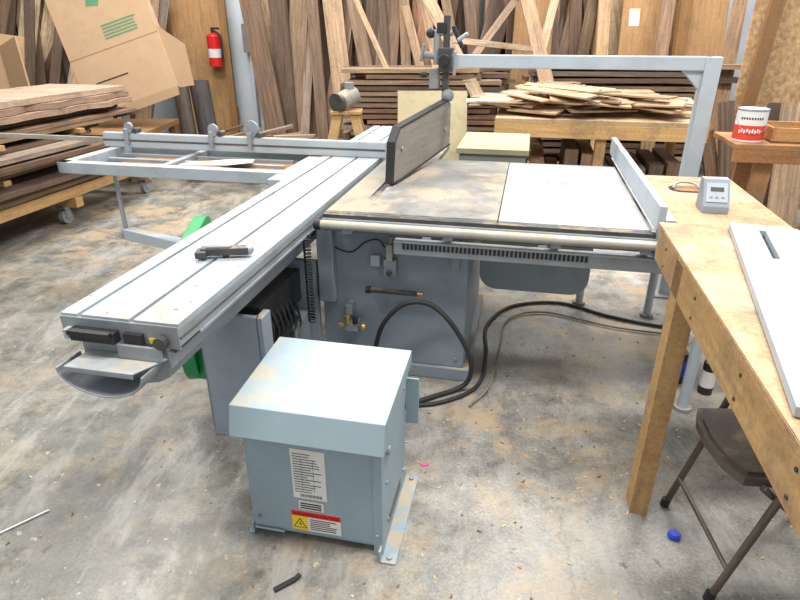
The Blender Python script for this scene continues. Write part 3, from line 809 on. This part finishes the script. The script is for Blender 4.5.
# ------------------------------------------------------------------ cardboard & scrap, back left
b = B('cardboard_box', .003)
u = V((.95,.06,.30)).normalized(); n = V((.0,-1,.25)); n = (n-u*n.dot(u)).normalized(); v = n.cross(u)
if v.z < 0: v = -v
W_, H_ = 1.10, 1.9
o = V((-3.63,7.10,.70))
b.prism([(0,0),(W_,0),(W_,H_),(0,H_)], o, u, v, n*-.14, m_card)
b.prism([(W_,-.02),(W_+.18,-.05),(W_+.24,.40),(W_,.70)], o-n*.02, u, v, n*-.006, m_card,(.85,.82,.8))
b.prism([(0.02,0),(W_,0),(W_-.02,-.10),(.1,-.11)], o+n*.002, u, v, n*-.006, m_card,(.8,.78,.75))
for k in range(5):
    b.prism([(.50,.72+k*.035),(.50+R.uniform(.3,.45),.72+k*.035),(.9,.738+k*.035),(.5,.738+k*.035)], o+n*.001, u, v, n*.0015, m_cgr)
b.prism([(.42,1.12),(.56,1.08),(.62,1.22),(.48,1.27)], o+n*.001, u, v, n*.0015, m_cgr)
b.prism([(.70,1.18),(.92,1.12),(.93,1.16),(.71,1.22)], o+n*.001, u, v, n*.0015, m_cgr)
b.prism([(.2,.30),(.6,.30),(.6,.315),(.2,.315)], o+n*.001, u, v, n*.0015, m_ink)
b.prism([(0.0,.62),(W_,.62),(W_,.628),(0,.628)], o+n*.001, u, v, n*.001, m_card,(.6,.55,.5))
b.done()
b = B('cardboard_sheet', .003)
b.board((-4.70,6.75,.66),(-4.62,7.05,1.60),.85,.03,(.2,-1,.25),m_card,(.9,.85,.8)); b.board((-4.12,6.70,.66),(-4.30,6.95,1.5),.35,.02,(-.6,-1,.25),m_card,(.75,.7,.65))
b.done()
b = B('scrap_shelf', .002)
b.box(-5.6,-2.9,6.6,7.9,.50,.56,m_pine,(.6,.5,.45))
for x in (-5.5,-4.1,-3.0):
    for y in (6.65,7.75): b.box(x,x+.09,y,y+.09,0,.50,m_pine,(.5,.4,.35))
for k in range(16): b.box(-5.4+k*.15,-5.28+k*.15,6.75,7.5,.0,R.uniform(.2,.48),m_lum,tnt(BR))
b.done()
b = B('dark_roll', 0); b.cyl((-2.58,8.1,.0),(-2.72,8.35,.98),.13,m_lum,tint=(.09,.08,.08),n=24); b.cyl((-2.86,8.1,.0),(-2.98,8.35,1.15),.10,m_lum,tint=(.16,.13,.11),n=24); b.done()
b = B('scrap_lumber_pile', 0)
for k in range(34):
    x=R.uniform(-2.3,-1.2); y=R.uniform(6.7,7.6); a=R.uniform(-.5,.5); L=R.uniform(.2,.5); z=.03+R.uniform(0,.45)
    b.board((x-L*math.cos(a),y-L*math.sin(a),z),(x+L*math.cos(a),y+L*math.sin(a),z+R.uniform(-.02,.2)),R.uniform(.06,.15),.03,(0,R.uniform(-.2,.2),1),m_lum,tnt(BR+LT))
b.done()
b = B('router_on_sawhorse', .002)
c = V((-.52,5.9,.99))
b.cyl(c+V((-.06,-.07,.0)),c+V((.07,.09,.05)),.085,m_tub,n=28,tint=(1.1,1,.9)); b.cyl(c+V((-.09,-.11,-.005)),c+V((-.06,-.07,0)),.09,m_dark,n=28)
b.cyl(c+V((.03,.04,.05)),c+V((.03,.04,.17)),.045,m_tub,n=20)
b.box(c.x-.15,c.x+.15,c.y-.12,c.y+.12,.88,.91,m_pine)
for sx in (-1,1):
    for sy in (-1,1): b.board((c.x+sx*.30,c.y+sy*.25,0),(c.x+sx*.08,c.y+sy*.08,.88),.09,.035,(0,1,0),m_pine)
b.board((c.x-.24,c.y-.2,.28),(c.x+.24,c.y-.2,.28),.07,.02,(0,1,0),m_pine)
b.done()

# ------------------------------------------------------------------ lights
w = bpy.data.worlds.new('World'); scene.world = w; w.use_nodes = True
w.node_tree.nodes['Background'].inputs[0].default_value = (.97,.985,1,1); w.node_tree.nodes['Background'].inputs[1].default_value = .62
def area(name, loc, sx, sy, e, col=(1,.975,.94)):
    l = bpy.data.lights.new(name,'AREA'); l.shape='RECTANGLE'; l.size=sx; l.size_y=sy; l.energy=e; l.color=col
    o = bpy.data.objects.new(name,l); scene.collection.objects.link(o); o.location=loc
for i,(x,y,e) in enumerate(((-3,1,140),(1.2,1.0,210),(-2.5,5,180),(2,4.6,220),(-2,7.6,165),(2.5,7.6,170))):
    area('ceiling_light_%d'%i if i else 'ceiling_light', (x,y,4.8), 2.4, .4, e)

# ------------------------------------------------------------------ camera
cd = bpy.data.cameras.new('camera'); cam = bpy.data.objects.new('camera', cd); scene.collection.objects.link(cam)
cd.sensor_width = 36; cd.lens = 580/800*36; cd.clip_start = .05; cd.clip_end = 100
cam.location = (0,0,1.62); cam.rotation_euler = (math.radians(90-25), 0, 0)
scene.camera = cam
scene.view_settings.view_transform = 'Standard'
scene.view_settings.exposure = 0.12
print('built ok')
